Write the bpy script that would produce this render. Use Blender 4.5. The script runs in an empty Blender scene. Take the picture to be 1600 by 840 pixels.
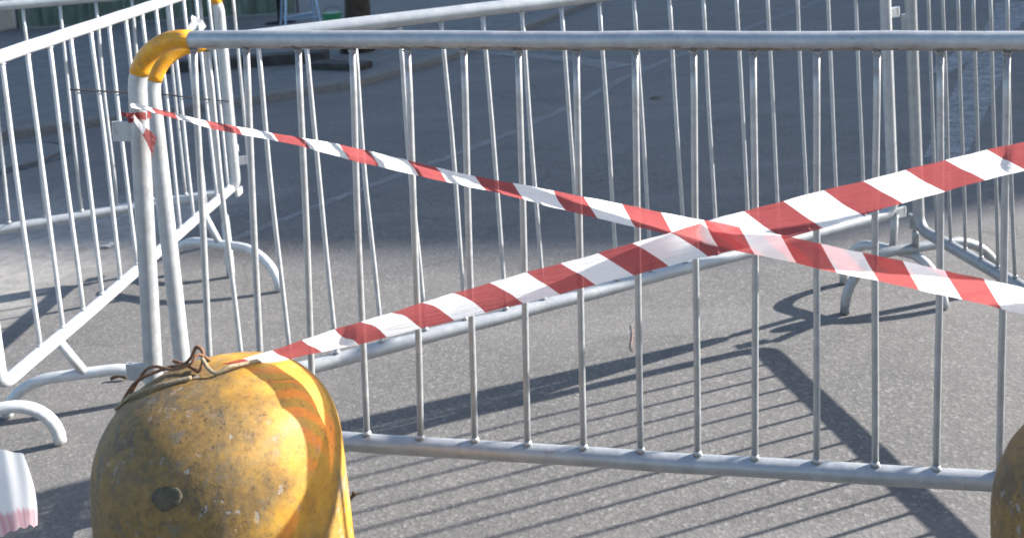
import bpy, bmesh, math, random
from mathutils import Vector, Matrix
R = math.radians
C = bpy.context.scene.collection
scene = bpy.context.scene

# ------------------------------------------------------------------ camera
cam_d = bpy.data.cameras.new('camera')
cam = bpy.data.objects.new('camera', cam_d); C.objects.link(cam)
cam_d.sensor_width = 36.0
cam_d.lens = 35.3585
cam_d.shift_x = -0.086676
cam_d.shift_y = -0.27779
cam_d.dof.use_dof = True; cam_d.dof.focus_distance = 2.0; cam_d.dof.aperture_fstop = 6.3
cam_d.clip_start = 0.05; cam_d.clip_end = 500
rt = Vector((0.998162, -0.004866, -0.060412)); up = Vector((0.060608, 0.080135, 0.99494)); fw = Vector((0, 0.996772, -0.080282))
cam.matrix_world = Matrix(((rt.x, up.x, -fw.x, 0), (rt.y, up.y, -fw.y, 0), (rt.z, up.z, -fw.z, 1.39936), (0, 0, 0, 1)))
scene.camera = cam

# ------------------------------------------------------------------ sky, sun, exposure
SUN_AZ, SUN_EL = 19.1, 25.4            # degrees from +X towards +Y, and above the ground
w = bpy.data.worlds.new('World'); scene.world = w; w.use_nodes = True
nt = w.node_tree; nt.nodes.clear()
sky = nt.nodes.new('ShaderNodeTexSky'); sky.sky_type = 'NISHITA'; sky.sun_disc = False
sky.sun_elevation = R(SUN_EL); sky.sun_rotation = R(90 - SUN_AZ)
sky.air_density = 1.0; sky.dust_density = 1.0; sky.ozone_density = 1.5
bg = nt.nodes.new('ShaderNodeBackground'); bg.inputs['Strength'].default_value = 0.075
wo = nt.nodes.new('ShaderNodeOutputWorld')
nt.links.new(sky.outputs[0], bg.inputs[0]); nt.links.new(bg.outputs[0], wo.inputs[0])
sl = bpy.data.lights.new('sun', 'SUN'); sl.energy = 3.8; sl.angle = R(0.6); sl.color = (1.0, 0.94, 0.87)
so = bpy.data.objects.new('sun', sl); C.objects.link(so)
sd = Vector((math.cos(R(SUN_EL)) * math.cos(R(SUN_AZ)), math.cos(R(SUN_EL)) * math.sin(R(SUN_AZ)), math.sin(R(SUN_EL))))
so.rotation_euler = sd.to_track_quat('Z', 'Y').to_euler()
so.location = sd * 40
vs = scene.view_settings
scene.display_settings.display_device = 'sRGB'
vs.view_transform = 'Standard'; vs.look = 'None'; vs.gamma = 1.0; vs.exposure = 1.9; vs.use_curve_mapping = False
scene.render.engine = 'CYCLES'
scene.cycles.filter_width = 1.7
scene.cycles.max_bounces = 8
scene.cycles.transparent_max_bounces = 12

# ------------------------------------------------------------------ helpers
def link(name, me, parent=None, mat=None, smooth=False):
    o = bpy.data.objects.new(name, me); C.objects.link(o)
    if mat is not None:
        me.materials.clear(); me.materials.append(mat)
    if smooth:
        for p in me.polygons: p.use_smooth = True
    if parent is not None: o.parent = parent
    return o
def tag(o, label, cat, group=None, kind=None):
    if label: o['label'] = label
    if cat: o['category'] = cat
    if group: o['group'] = group
    if kind: o['kind'] = kind
    return o
def empty(name, loc=(0, 0, 0), rz=0.0):
    o = bpy.data.objects.new(name, None); C.objects.link(o); o.empty_display_size = 0.1
    o.location = loc; o.rotation_euler = (0, 0, rz); return o
def mesh_of(bm, name='m'):
    me = bpy.data.meshes.new(name); bm.normal_update(); bm.to_mesh(me); bm.free(); return me
def tube(bm, pts, r, n=14, cap=True):
    pts = [Vector(p) for p in pts]; N = len(pts)
    rad = r if isinstance(r, (list, tuple)) else [r] * N
    tans = []
    for i in range(N):
        a = pts[max(i - 1, 0)]; b = pts[min(i + 1, N - 1)]; tans.append((b - a).normalized())
    t = tans[0]; nrm = t.orthogonal().normalized(); rings = []
    for i in range(N):
        if i:
            q = tans[i - 1].rotation_difference(tans[i]); nrm = (q @ nrm).normalized()
        bn = tans[i].cross(nrm).normalized()
        rings.append([bm.verts.new(pts[i] + (nrm * math.cos(2 * math.pi * k / n) + bn * math.sin(2 * math.pi * k / n)) * rad[i]) for k in range(n)])
    for i in range(N - 1):
        for k in range(n):
            bm.faces.new((rings[i][k], rings[i][(k + 1) % n], rings[i + 1][(k + 1) % n], rings[i + 1][k]))
    if cap:
        bm.faces.new(list(reversed(rings[0]))); bm.faces.new(rings[-1])
def loop_tube(bm, pts, r, n=14):
    """closed planar (XZ) tube"""
    pts = [Vector(p) for p in pts]; N = len(pts); rings = []
    for i in range(N):
        t = (pts[(i + 1) % N] - pts[i - 1]).normalized()
        y = Vector((0, 1, 0)); b = t.cross(y).normalized()
        rings.append([bm.verts.new(pts[i] + (y * math.cos(2 * math.pi * k / n) + b * math.sin(2 * math.pi * k / n)) * r) for k in range(n)])
    for i in range(N):
        j = (i + 1) % N
        for k in range(n):
            bm.faces.new((rings[i][k], rings[i][(k + 1) % n], rings[j][(k + 1) % n], rings[j][k]))
def box(bm, c, s, rot=None, bevel=0.0):
    r = bmesh.ops.create_cube(bm, size=1.0)
    vs_ = r['verts']
    M = Matrix.Translation(Vector(c)) @ (rot.to_4x4() if rot is not None else Matrix.Identity(4)) @ Matrix.Diagonal((s[0], s[1], s[2], 1))
    bmesh.ops.transform(bm, matrix=M, verts=vs_)
    if bevel:
        ed = list({e for v in vs_ for e in v.link_edges})
        bmesh.ops.bevel(bm, geom=ed, offset=bevel, segments=2, profile=0.6, affect='EDGES')
def arc(cx, cz, r, a0, a1, n):
    return [(cx + r * math.cos(R(a0 + (a1 - a0) * i / n)), 0, cz + r * math.sin(R(a0 + (a1 - a0) * i / n))) for i in range(n + 1)]

# ------------------------------------------------------------------ materials
class NB:
    def __init__(s, name):
        s.m = bpy.data.materials.new(name); s.m.use_nodes = True; s.t = s.m.node_tree; s.t.nodes.clear()
        s.out = s.t.nodes.new('ShaderNodeOutputMaterial')
        s.tc = s.t.nodes.new('ShaderNodeTexCoord')
    def n(s, typ, **kw):
        x = s.t.nodes.new(typ)
        for k, v in kw.items():
            if k in x.inputs.keys() if isinstance(k, str) else False: x.inputs[k].default_value = v
            else: setattr(x, k, v)
        return x
    def l(s, a, b): s.t.links.new(a, b)
    def noise(s, scale, detail=4, rough=0.55, coord='Object', dist=0.0):
        x = s.t.nodes.new('ShaderNodeTexNoise'); x.inputs['Scale'].default_value = scale; x.inputs['Detail'].default_value = detail
        x.inputs['Roughness'].default_value = rough; x.inputs['Distortion'].default_value = dist
        if isinstance(coord, str): s.l(s.tc.outputs[coord], x.inputs['Vector'])
        else: s.l(coord, x.inputs['Vector'])
        return x.outputs['Fac']
    def ramp(s, fac, stops, interp='LINEAR'):
        x = s.t.nodes.new('ShaderNodeValToRGB'); cr = x.color_ramp; cr.interpolation = interp
        while len(cr.elements) > 1: cr.elements.remove(cr.elements[-1])
        for i, (p, c) in enumerate(stops):
            c = c if hasattr(c, '__len__') else (c, c, c)
            e = cr.elements[0] if i == 0 else cr.elements.new(p)
            e.position = p; e.color = (c[0], c[1], c[2], 1)
        s.l(fac, x.inputs[0]); return x.outputs[0]
    def mix(s, fac, a, b, mode='MIX'):
        x = s.t.nodes.new('ShaderNodeMix'); x.data_type = 'RGBA'; x.blend_type = mode
        for v, i in ((fac, 0), (a, 6), (b, 7)):
            if hasattr(v, 'links') or isinstance(v, bpy.types.NodeSocket): s.l(v, x.inputs[i])
            elif i == 0: x.inputs[i].default_value = v
            else: x.inputs[i].default_value = (v[0], v[1], v[2], 1)
        return x.outputs[2]
    def math(s, op, a, b=0.0, clamp=False):
        x = s.t.nodes.new('ShaderNodeMath'); x.operation = op; x.use_clamp = clamp
        for i, v in enumerate((a, b)):
            if isinstance(v, bpy.types.NodeSocket): s.l(v, x.inputs[i])
            else: x.inputs[i].default_value = v
        return x.outputs[0]
    def bsdf(s, col, rough=0.6, metal=0.0, bump=None, bstr=0.2, bdist=0.01, spec=None):
        b = s.t.nodes.new('ShaderNodeBsdfPrincipled')
        for v, k in ((col, 'Base Color'), (rough, 'Roughness'), (metal, 'Metallic')):
            if isinstance(v, bpy.types.NodeSocket): s.l(v, b.inputs[k])
            elif k == 'Base Color': b.inputs[k].default_value = (v[0], v[1], v[2], 1)
            else: b.inputs[k].default_value = v
        if spec is not None: b.inputs['Specular IOR Level'].default_value = spec
        if bump is not None:
            bp = s.t.nodes.new('ShaderNodeBump'); bp.inputs['Strength'].default_value = bstr; bp.inputs['Distance'].default_value = bdist
            s.l(bump, bp.inputs['Height']); s.l(bp.outputs[0], b.inputs['Normal'])
        s.l(b.outputs[0], s.out.inputs[0]); return b

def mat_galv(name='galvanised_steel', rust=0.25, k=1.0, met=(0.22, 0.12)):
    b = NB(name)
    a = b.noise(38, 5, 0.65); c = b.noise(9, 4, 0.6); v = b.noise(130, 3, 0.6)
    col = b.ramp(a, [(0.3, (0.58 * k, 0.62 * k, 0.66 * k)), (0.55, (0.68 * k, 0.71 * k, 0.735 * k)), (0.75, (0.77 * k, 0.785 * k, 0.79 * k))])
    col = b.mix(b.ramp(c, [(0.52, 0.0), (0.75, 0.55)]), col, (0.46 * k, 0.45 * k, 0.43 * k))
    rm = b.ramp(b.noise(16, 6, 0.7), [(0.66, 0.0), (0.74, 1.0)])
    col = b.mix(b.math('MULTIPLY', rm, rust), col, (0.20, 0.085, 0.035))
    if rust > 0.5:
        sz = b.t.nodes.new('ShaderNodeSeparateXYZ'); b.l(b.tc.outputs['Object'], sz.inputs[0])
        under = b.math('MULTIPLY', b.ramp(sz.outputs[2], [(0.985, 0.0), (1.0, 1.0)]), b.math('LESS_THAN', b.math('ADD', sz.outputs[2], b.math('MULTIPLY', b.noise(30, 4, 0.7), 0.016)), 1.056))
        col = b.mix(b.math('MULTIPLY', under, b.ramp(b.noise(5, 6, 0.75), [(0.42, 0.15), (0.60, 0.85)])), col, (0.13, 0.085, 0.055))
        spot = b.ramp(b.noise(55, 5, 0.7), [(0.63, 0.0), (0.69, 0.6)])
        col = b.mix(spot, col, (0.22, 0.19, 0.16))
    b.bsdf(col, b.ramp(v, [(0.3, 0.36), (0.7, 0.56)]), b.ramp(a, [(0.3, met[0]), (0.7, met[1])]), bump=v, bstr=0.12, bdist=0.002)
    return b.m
def mat_yellow_tube():
    b = NB('yellow_enamel')
    a = b.noise(40, 5, 0.65)
    col = b.ramp(a, [(0.3, (0.50, 0.20, 0.010)), (0.5, (0.66, 0.30, 0.014)), (0.72, (0.74, 0.39, 0.03))])
    col = b.mix(b.ramp(b.noise(75, 6, 0.7), [(0.58, 0.0), (0.66, 0.75)]), col, (0.24, 0.18, 0.10))
    b.bsdf(col, 0.42, 0.0, bump=a, bstr=0.1, bdist=0.002)
    return b.m
def mat_asphalt():
    b = NB('asphalt'); P = b.tc.outputs['Object']
    fine = b.noise(240, 3, 0.75); mid = b.noise(60, 4, 0.7); big = b.noise(1.1, 5, 0.6); blot = b.noise(4.5, 5, 0.62)
    vo = b.t.nodes.new('ShaderNodeTexVoronoi'); vo.inputs['Scale'].default_value = 120; vo.inputs['Randomness'].default_value = 1
    b.l(P, vo.inputs['Vector'])
    sepc = b.t.nodes.new('ShaderNodeSeparateColor'); b.l(vo.outputs['Color'], sepc.inputs[0])
    stone = b.ramp(sepc.outputs[0], [(0.0, (0.088, 0.086, 0.083)), (0.35, (0.132, 0.128, 0.123)), (0.7, (0.172, 0.163, 0.155)), (0.9, (0.25, 0.228, 0.213)), (1.0, (0.34, 0.335, 0.33))])
    bind = b.ramp(fine, [(0.3, (0.078, 0.077, 0.076)), (0.7, (0.182, 0.177, 0.170))])
    col = b.mix(0.5, stone, bind)
    col = b.mix(b.ramp(mid, [(0.3, 0.35), (0.7, 0.0)]), col, (0.085, 0.083, 0.08))
    col = b.mix(b.ramp(blot, [(0.45, 0.0), (0.72, 0.34)]), col, (0.075, 0.076, 0.078))
    col = b.mix(b.ramp(big, [(0.40, 0.0), (0.70, 0.30)]), col, (0.20, 0.188, 0.176))
    stain = b.ramp(b.noise(2.3, 6, 0.7, dist=1.2), [(0.56, 0.0), (0.68, 0.30)])
    col = b.mix(stain, col, (0.062, 0.061, 0.062))
    mp2 = b.t.nodes.new('ShaderNodeMapping'); mp2.inputs['Rotation'].default_value = (0, 0, R(-58)); mp2.inputs['Scale'].default_value = (0.16, 2.6, 1); b.l(P, mp2.inputs[0])
    col = b.mix(b.ramp(b.noise(1.0, 5, 0.65, coord=mp2.outputs[0]), [(0.50, 0.0), (0.68, 0.34)]), col, (0.215, 0.21, 0.205))
    vc = b.t.nodes.new('ShaderNodeTexVoronoi'); vc.feature = 'DISTANCE_TO_EDGE'; vc.inputs['Scale'].default_value = 0.42
    wp = b.t.nodes.new('ShaderNodeVectorMath'); wp.operation = 'MULTIPLY_ADD'; nz = b.t.nodes.new('ShaderNodeTexNoise'); nz.inputs['Scale'].default_value = 3.0; nz.inputs['Detail'].default_value = 6; b.l(P, nz.inputs['Vector'])
    b.l(nz.outputs['Color'], wp.inputs[0]); wp.inputs[1].default_value = (0.45, 0.45, 0); b.l(P, wp.inputs[2]); b.l(wp.outputs[0], vc.inputs['Vector'])
    crack = b.math('MULTIPLY', b.ramp(vc.outputs['Distance'], [(0.0015, 1.0), (0.004, 0.0)]), b.ramp(b.noise(0.9, 3, 0.5), [(0.52, 0.0), (0.60, 0.35)]))
    col = b.mix(crack, col, (0.03, 0.03, 0.03))
    # smooth pale patched concrete in front of the far barrier on the left
    sep = b.t.nodes.new('ShaderNodeSeparateXYZ'); b.l(P, sep.inputs[0])
    wob = b.math('MULTIPLY', b.math('SUBTRACT', b.noise(1.6, 5, 0.6), 0.5), 0.9)
    dx = b.math('ADD', b.math('ADD', sep.outputs[0], b.math('MULTIPLY', sep.outputs[1], -0.25)), wob)   # ~ x - y/4
    mxs = b.ramp(b.math('ADD', b.math('MULTIPLY', dx, 0.5), 2.0), [(0.33, 1.0), (0.50, 0.0)])
    dy = b.math('ADD', sep.outputs[1], wob)
    my = b.math('MULTIPLY', b.ramp(b.math('MULTIPLY', dy, 0.1), [(0.33, 0.0), (0.37, 1.0)]), b.ramp(b.math('MULTIPLY', dy, 0.1), [(0.50, 1.0), (0.56, 0.0)]))
    pale = b.ramp(b.noise(14, 6, 0.7), [(0.3, (0.17, 0.165, 0.155)), (0.7, (0.33, 0.315, 0.295))])
    col = b.mix(b.math('MULTIPLY', mxs, my), col, pale)
    h = b.math('ADD', fine, b.math('MULTIPLY', vo.outputs['Distance'], 1.2))
    b.bsdf(col, b.ramp(mid, [(0.3, 0.72), (0.7, 0.92)]), bump=h, bstr=0.24, bdist=0.003, spec=0.35)
    return b.m
def mat_plain(name, c1, c2, scale=12, rough=0.7, metal=0.0, bstr=0.15, detail=5, bdist=0.004, spec=None):
    b = NB(name); a = b.noise(scale, detail, 0.65)
    b.bsdf(b.ramp(a, [(0.3, c1), (0.7, c2)]), rough, metal, bump=a, bstr=bstr, bdist=bdist, spec=spec); return b.m
def mat_worn_paint(name='worn_road_paint', top=0.55):
    b = NB(name); a = b.noise(9, 6, 0.7); f = b.noise(110, 3, 0.7)
    col = b.ramp(f, [(0.3, (0.30, 0.31, 0.32)), (0.7, (0.46, 0.47, 0.47))])
    bs = b.bsdf(col, 0.8, bump=f, bstr=0.2, bdist=0.002)
    b.l(b.math('MULTIPLY', b.ramp(a, [(0.30, 0.10), (0.64, top)]), b.ramp(f, [(0.30, 0.55), (0.60, 1.0)])), bs.inputs['Alpha'])
    return b.m
def mat_bollard(name='chipped_yellow_concrete', bias=0.0):
    b = NB(name)
    a = b.noise(7, 7, 0.68); d = b.noise(26, 6, 0.7); f = b.noise(90, 5, 0.7); g = b.noise(2.6, 5, 0.6, dist=0.4)
    yel = b.ramp(d, [(0.25, (0.36, 0.16, 0.018)), (0.5, (0.49, 0.255, 0.030)), (0.75, (0.55, 0.33, 0.055))])
    och = b.ramp(f, [(0.3, (0.10, 0.068, 0.028)), (0.7, (0.25, 0.15, 0.045))])
    sep = b.t.nodes.new('ShaderNodeSeparateXYZ'); b.l(b.tc.outputs['Object'], sep.inputs[0])
    # weathered low down; side away from the sun also has shade painted in
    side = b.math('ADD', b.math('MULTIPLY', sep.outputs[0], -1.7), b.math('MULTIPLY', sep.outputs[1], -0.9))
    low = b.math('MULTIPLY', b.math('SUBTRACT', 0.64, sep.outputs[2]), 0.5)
    wear_shade = b.math('ADD', b.math('ADD', b.math('ADD', side, low), bias), b.math('ADD', a, b.math('MULTIPLY', g, 0.6)))
    col = b.mix(b.ramp(wear_shade, [(0.56, 0.0), (0.80, 0.94)]), yel, och)
    col = b.mix(b.math('MULTIPLY', b.ramp(d, [(0.54, 0.0), (0.62, 1.0)]), b.ramp(wear_shade, [(0.62, 0.0), (0.95, 0.85)])), col, (0.13, 0.115, 0.085))
    # bare concrete chips
    chip = b.ramp(b.noise(62, 2, 0.5, dist=0.1), [(0.63, 0.0), (0.66, 1.0)])
    chip = b.math('MULTIPLY', chip, b.ramp(b.noise(5.5, 4, 0.6), [(0.50, 0.0), (0.60, 0.7)]))
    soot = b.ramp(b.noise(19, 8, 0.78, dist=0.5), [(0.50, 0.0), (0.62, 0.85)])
    col = b.mix(b.math('MULTIPLY', soot, b.ramp(wear_shade, [(0.60, 0.05), (0.90, 1.0)])), col, (0.075, 0.062, 0.042))
    streak = b.t.nodes.new('ShaderNodeMapping'); streak.inputs['Scale'].default_value = (16, 16, 2.2); b.l(b.tc.outputs['Object'], streak.inputs[0])
    st = b.ramp(b.noise(1.0, 6, 0.7, coord=streak.outputs[0]), [(0.52, 0.0), (0.66, 0.55)])
    col = b.mix(b.math('MULTIPLY', st, b.ramp(sep.outputs[2], [(0.50, 1.0), (0.66, 0.0)])), col, (0.16, 0.13, 0.09))
    col = b.mix(chip, col, (0.27, 0.26, 0.25))
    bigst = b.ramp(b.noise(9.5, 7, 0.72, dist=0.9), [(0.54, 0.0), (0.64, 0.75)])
    col = b.mix(b.math('MULTIPLY', bigst, b.ramp(wear_shade, [(0.55, 0.0), (0.85, 1.0)])), col, (0.085, 0.075, 0.055))
    # black specks
    spk = b.ramp(b.noise(150, 3, 0.6), [(0.60, 0.0), (0.66, 1.0)])
    col = b.mix(b.math('MULTIPLY', spk, b.ramp(a, [(0.4, 0.1), (0.6, 0.9)])), col, (0.035, 0.03, 0.022))
    # grey flaked patch low on the sunny side
    gp = b.ramp(b.noise(5.2, 6, 0.7, dist=0.3), [(0.58, 0.0), (0.66, 0.7)])
    col = b.mix(b.math('MULTIPLY', gp, b.ramp(sep.outputs[2], [(0.56, 1.0), (0.64, 0.15)])), col, (0.30, 0.28, 0.23))
    h = b.math('SUBTRACT', b.math('ADD', d, b.math('MULTIPLY', f, 0.5)), b.math('MULTIPLY', chip, 0.8))
    b.bsdf(col, b.ramp(d, [(0.3, 0.5), (0.7, 0.72)]), bump=h, bstr=0.35, bdist=0.004, spec=0.4)
    return b.m
def mat_tape():
    b = NB('red_white_plastic_film')
    sep = b.t.nodes.new('ShaderNodeSeparateXYZ'); b.l(b.tc.outputs['UV'], sep.inputs[0])
    ph = b.math('MODULO', b.math('ADD', sep.outputs[0], 200.0), 2.0)
    red = b.math('LESS_THAN', ph, 1.0)
    wr = b.noise(16, 4, 0.6); 
    rc = b.ramp(wr, [(0.3, (0.30, 0.045, 0.050)), (0.7, (0.40, 0.072, 0.072))])
    wc = b.ramp(wr, [(0.3, (0.88, 0.89, 0.90)), (0.7, (0.92, 0.92, 0.92))])
    col = b.mix(red, wc, rc); col = b.mix(b.ramp(b.noise(45, 6, 0.7), [(0.60, 0.0), (0.78, 0.35)]), col, (0.42, 0.38, 0.34))
    tcol = b.mix(red, (0.97, 0.97, 0.98), (0.50, 0.12, 0.125))
    bp = b.t.nodes.new('ShaderNodeBump'); bp.inputs['Strength'].default_value = 0.7; bp.inputs['Distance'].default_value = 0.006
    mp = b.t.nodes.new('ShaderNodeMapping'); mp.inputs['Scale'].default_value = (0.35, 5.0, 1); b.l(b.tc.outputs['UV'], mp.inputs[0])
    b.l(b.noise(2.5, 4, 0.6, coord=mp.outputs[0]), bp.inputs['Height'])
    pr = b.t.nodes.new('ShaderNodeBsdfPrincipled'); b.l(col, pr.inputs['Base Color']); pr.inputs['Roughness'].default_value = 0.32; b.l(bp.outputs[0], pr.inputs['Normal'])
    tr = b.t.nodes.new('ShaderNodeBsdfTranslucent'); b.l(tcol, tr.inputs['Color']); b.l(bp.outputs[0], tr.inputs['Normal'])
    tp = b.t.nodes.new('ShaderNodeBsdfTransparent'); b.l(b.mix(red, (0.95, 0.95, 0.97), (0.80, 0.30, 0.28)), tp.inputs[0])
    m1 = b.t.nodes.new('ShaderNodeMixShader'); m1.inputs[0].default_value = 0.68; b.l(pr.outputs[0], m1.inputs[1]); b.l(tr.outputs[0], m1.inputs[2])
    m2 = b.t.nodes.new('ShaderNodeMixShader'); b.l(b.math('ADD', 0.11, b.math('MULTIPLY', red, 0.20)), m2.inputs[0]); b.l(m1.outputs[0], m2.inputs[1]); b.l(tp.outputs[0], m2.inputs[2])
    b.l(m2.outputs[0], b.out.inputs[0]); return b.m
def mat_facade():
    b = NB('rendered_facade'); a = b.noise(2.2, 5, 0.6); f = b.noise(60, 3, 0.6)
    b.bsdf(b.ramp(a, [(0.3, (0.34, 0.29, 0.22)), (0.7, (0.43, 0.37, 0.29))]), 0.9, bump=f, bstr=0.2, bdist=0.01); return b.m

M_GALV = mat_galv(k=0.60, met=(0.35, 0.2)); M_GALV_SHADED = mat_galv('shaded_galvanised_steel', 0.5, 0.46, (0.45, 0.3)); M_GALV_LIT = mat_galv('sunlit_whitish_galvanised_steel', 0.2, 0.74); M_GALV_OLD = mat_galv('weathered_galvanised_steel', 0.8, 0.58, (0.55, 0.35))  # one steel: lightened copy paints in sunlight, darkened copy paints in shade
M_YEL = mat_yellow_tube(); M_ASPH = mat_asphalt(); M_BOLL = mat_bollard(); M_TAPE = mat_tape(); M_BOLL_SHADED = mat_bollard('grimy_shaded_yellow_concrete', 0.85)  # grimy copy is also darkened to paint in its shaded visible side
M_PAINT = mat_worn_paint(); M_PAINT2 = mat_worn_paint('pale_road_repair', 0.85); M_FAC = mat_facade()
M_RUST = mat_plain('rusty_wire', (0.10, 0.045, 0.02), (0.30, 0.16, 0.09), 90, 0.8, 0.3, 0.4)
M_ROPE = mat_plain('frayed_cord', (0.16, 0.12, 0.07), (0.34, 0.28, 0.19), 120, 0.9, 0, 0.4)
M_BLACK = mat_plain('black_cable', (0.012, 0.012, 0.013), (0.025, 0.025, 0.028), 50, 0.9, spec=0.1)
M_PAVE = mat_plain('paving_concrete', (0.085, 0.09, 0.092), (0.165, 0.165, 0.163), 7, 0.85, 0, 0.2, 7)
M_KERB = mat_plain('kerb_granite', (0.10, 0.10, 0.10), (0.175, 0.17, 0.165), 40, 0.8, 0, 0.25)
M_BARK = mat_plain('dark_bark', (0.022, 0.016, 0.012), (0.07, 0.05, 0.036), 22, 0.95, 0, 0.8, 7, 0.02)
M_DARKST = mat_plain('dark_stone', (0.02, 0.02, 0.019), (0.055, 0.052, 0.048), 14, 0.9, 0, 0.4)
M_GREEN = mat_plain('dark_green_canvas', (0.30, 0.40, 0.36), (0.50, 0.60, 0.55), 5, 0.8)
M_GREENP = mat_plain('green_plastic', (0.02, 0.16, 0.075), (0.03, 0.22, 0.11), 20, 0.45)
M_BLUEMET = mat_plain('pale_blue_metal', (0.20, 0.33, 0.50), (0.32, 0.46, 0.62), 30, 0.35, 0.4)
M_PALEBOX = mat_plain('dusty_beige_plaster', (0.24, 0.25, 0.24), (0.40, 0.40, 0.36), 3, 0.85)
M_IRON = mat_plain('cast_iron', (0.05, 0.05, 0.05), (0.11, 0.11, 0.11), 30, 0.6, 0.5)
M_LEAF = mat_plain('dry_leaf', (0.05, 0.03, 0.015), (0.12, 0.07, 0.03), 60, 0.8)
M_SCRAP = mat_plain('white_paper', (0.6, 0.6, 0.58), (0.75, 0.75, 0.72), 60, 0.8)
M_ORANGE = mat_plain('orange_thread', (0.30, 0.17, 0.12), (0.36, 0.22, 0.16), 60, 0.7)
M_GLASS = mat_plain('window_glass', (0.03, 0.035, 0.04), (0.05, 0.055, 0.06), 3, 0.08)
def mat_rag():
    b = NB('thin_white_plastic'); sp = b.t.nodes.new('ShaderNodeSeparateXYZ'); b.l(b.tc.outputs['UV'], sp.inputs[0])
    mp = b.t.nodes.new('ShaderNodeMapping'); mp.inputs['Scale'].default_value = (22, 1.2, 1); b.l(b.tc.outputs['UV'], mp.inputs[0])
    st = b.noise(1.0, 4, 0.6, coord=mp.outputs[0])
    red = b.ramp(b.math('ADD', sp.outputs[1], b.math('MULTIPLY', st, 0.25)), [(0.86, 0.0), (0.93, 0.8)])
    col = b.mix(b.math('MULTIPLY', red, b.ramp(st, [(0.35, 0.5), (0.6, 1.0)])), (0.86, 0.86, 0.87), (0.62, 0.22, 0.26))
    pr = b.t.nodes.new('ShaderNodeBsdfPrincipled'); b.l(col, pr.inputs['Base Color']); pr.inputs['Roughness'].default_value = 0.4
    tr = b.t.nodes.new('ShaderNodeBsdfTranslucent'); b.l(col, tr.inputs['Color'])
    mx = b.t.nodes.new('ShaderNodeMixShader'); mx.inputs[0].default_value = 0.5; b.l(pr.outputs[0], mx.inputs[1]); b.l(tr.outputs[0], mx.inputs[2]); b.l(mx.outputs[0], b.out.inputs[0]); return b.m
M_RAG = mat_rag()
M_HOLE_SHADE = mat_plain('lifting_hole_shade', (0.035, 0.036, 0.028), (0.12, 0.10, 0.06), 60, 0.9, 0, 0.6)

# ------------------------------------------------------------------ ground
bm = bmesh.new()
bmesh.ops.create_grid(bm, x_segments=40, y_segments=40, size=150)
g = link('road', mesh_of(bm), None, M_ASPH); g['kind'] = 'structure'

def sheet(name, pts, z, mat):
    bm = bmesh.new(); bm.faces.new([bm.verts.new((x, y, z)) for x, y in pts]); o = link(name, mesh_of(bm), None, mat); o['kind'] = 'structure'; return o
def strip(name, pts, wid, z, mat):
    bm = bmesh.new(); L = []; P = [Vector((x, y, 0)) for x, y in pts]
    for i, p in enumerate(P):
        t = (P[min(i + 1, len(P) - 1)] - P[max(i - 1, 0)]).normalized(); n = Vector((-t.y, t.x, 0))
        wd = wid[i] if isinstance(wid, list) else wid
        L.append((bm.verts.new((p + n * wd / 2) + Vector((0, 0, z))), bm.verts.new((p - n * wd / 2) + Vector((0, 0, z)))))
    for a, b in zip(L, L[1:]): bm.faces.new((a[0], a[1], b[1], b[0]))
    o = link(name, mesh_of(bm), None, mat); o['kind'] = 'structure'; return o
strip('road_marking', [(-1.792, 4.259), (-1.664, 4.479), (-1.323, 5.069), (-0.933, 5.666), (-0.611, 6.208), (-0.203, 7.059), (0.167, 7.987), (0.790, 9.132), (1.687, 10.754), (3.163, 13.284)],
      [0.06, 0.06, 0.065, 0.07, 0.07, 0.08, 0.09, 0.09, 0.1, 0.1], 0.004, M_PAINT)
strip('road_marking', [(-1.318, 9.963), (-1.024, 9.672), (-0.384, 9.100), (0.137, 8.424)], [0.12, 0.16, 0.22, 0.30], 0.008, M_PAINT)
strip('road_marking', [(1.687, 5.008), (2.051, 5.795), (2.688, 7.117), (3.474, 8.793), (4.639, 11.281)], [0.20, 0.24, 0.28, 0.30, 0.34], 0.004, M_PAINT2)
strip('road_marking', [(2.425, 7.275), (3.163, 8.434), (4.217, 10.121)], [0.16, 0.22, 0.25], 0.008, M_PAINT2)

# raised pavement and its kerb, upper left
kp = [(-31.629, -2.636), (-8.962, 4.850), (-4.850, 6.695), (-2.836, 7.742), (-2.071, 8.310), (-1.490, 9.455), (-0.949, 11.176), (0.211, 15.287), (3.163, 27.412), (6.326, 42.172)]
bm = bmesh.new()
top = [bm.verts.new((x, y, 0.055)) for x, y in kp] + [bm.verts.new((-60, 40, 0.055)), bm.verts.new((-60, -2.5, 0.055))]
bm.faces.new(top)
pv = link('pavement', mesh_of(bm), None, M_PAVE); pv['kind'] = 'structure'
bm = bmesh.new(); rows = []
for i, (x, y) in enumerate(kp):
    a = Vector(kp[max(i - 1, 0)]); b_ = Vector(kp[min(i + 1, len(kp) - 1)]); t = (b_ - a).normalized(); n = Vector((-t.y, t.x))
    p = Vector((x, y)); o1 = p - n * 0.02; i1 = p + n * 0.14
    rows.append([bm.verts.new((o1.x, o1.y, -0.02)), bm.verts.new((o1.x, o1.y, 0.05)), bm.verts.new((o1.x + n.x * .012, o1.y + n.y * .012, 0.062)), bm.verts.new((i1.x, i1.y, 0.062)), bm.verts.new((i1.x, i1.y, 0.03))])
for a, b_ in zip(rows, rows[1:]):
    for k in range(4): bm.faces.new((a[k], a[k + 1], b_[k + 1], b_[k]))
kb = link('kerb', mesh_of(bm), None, M_KERB); kb['kind'] = 'structure'

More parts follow.
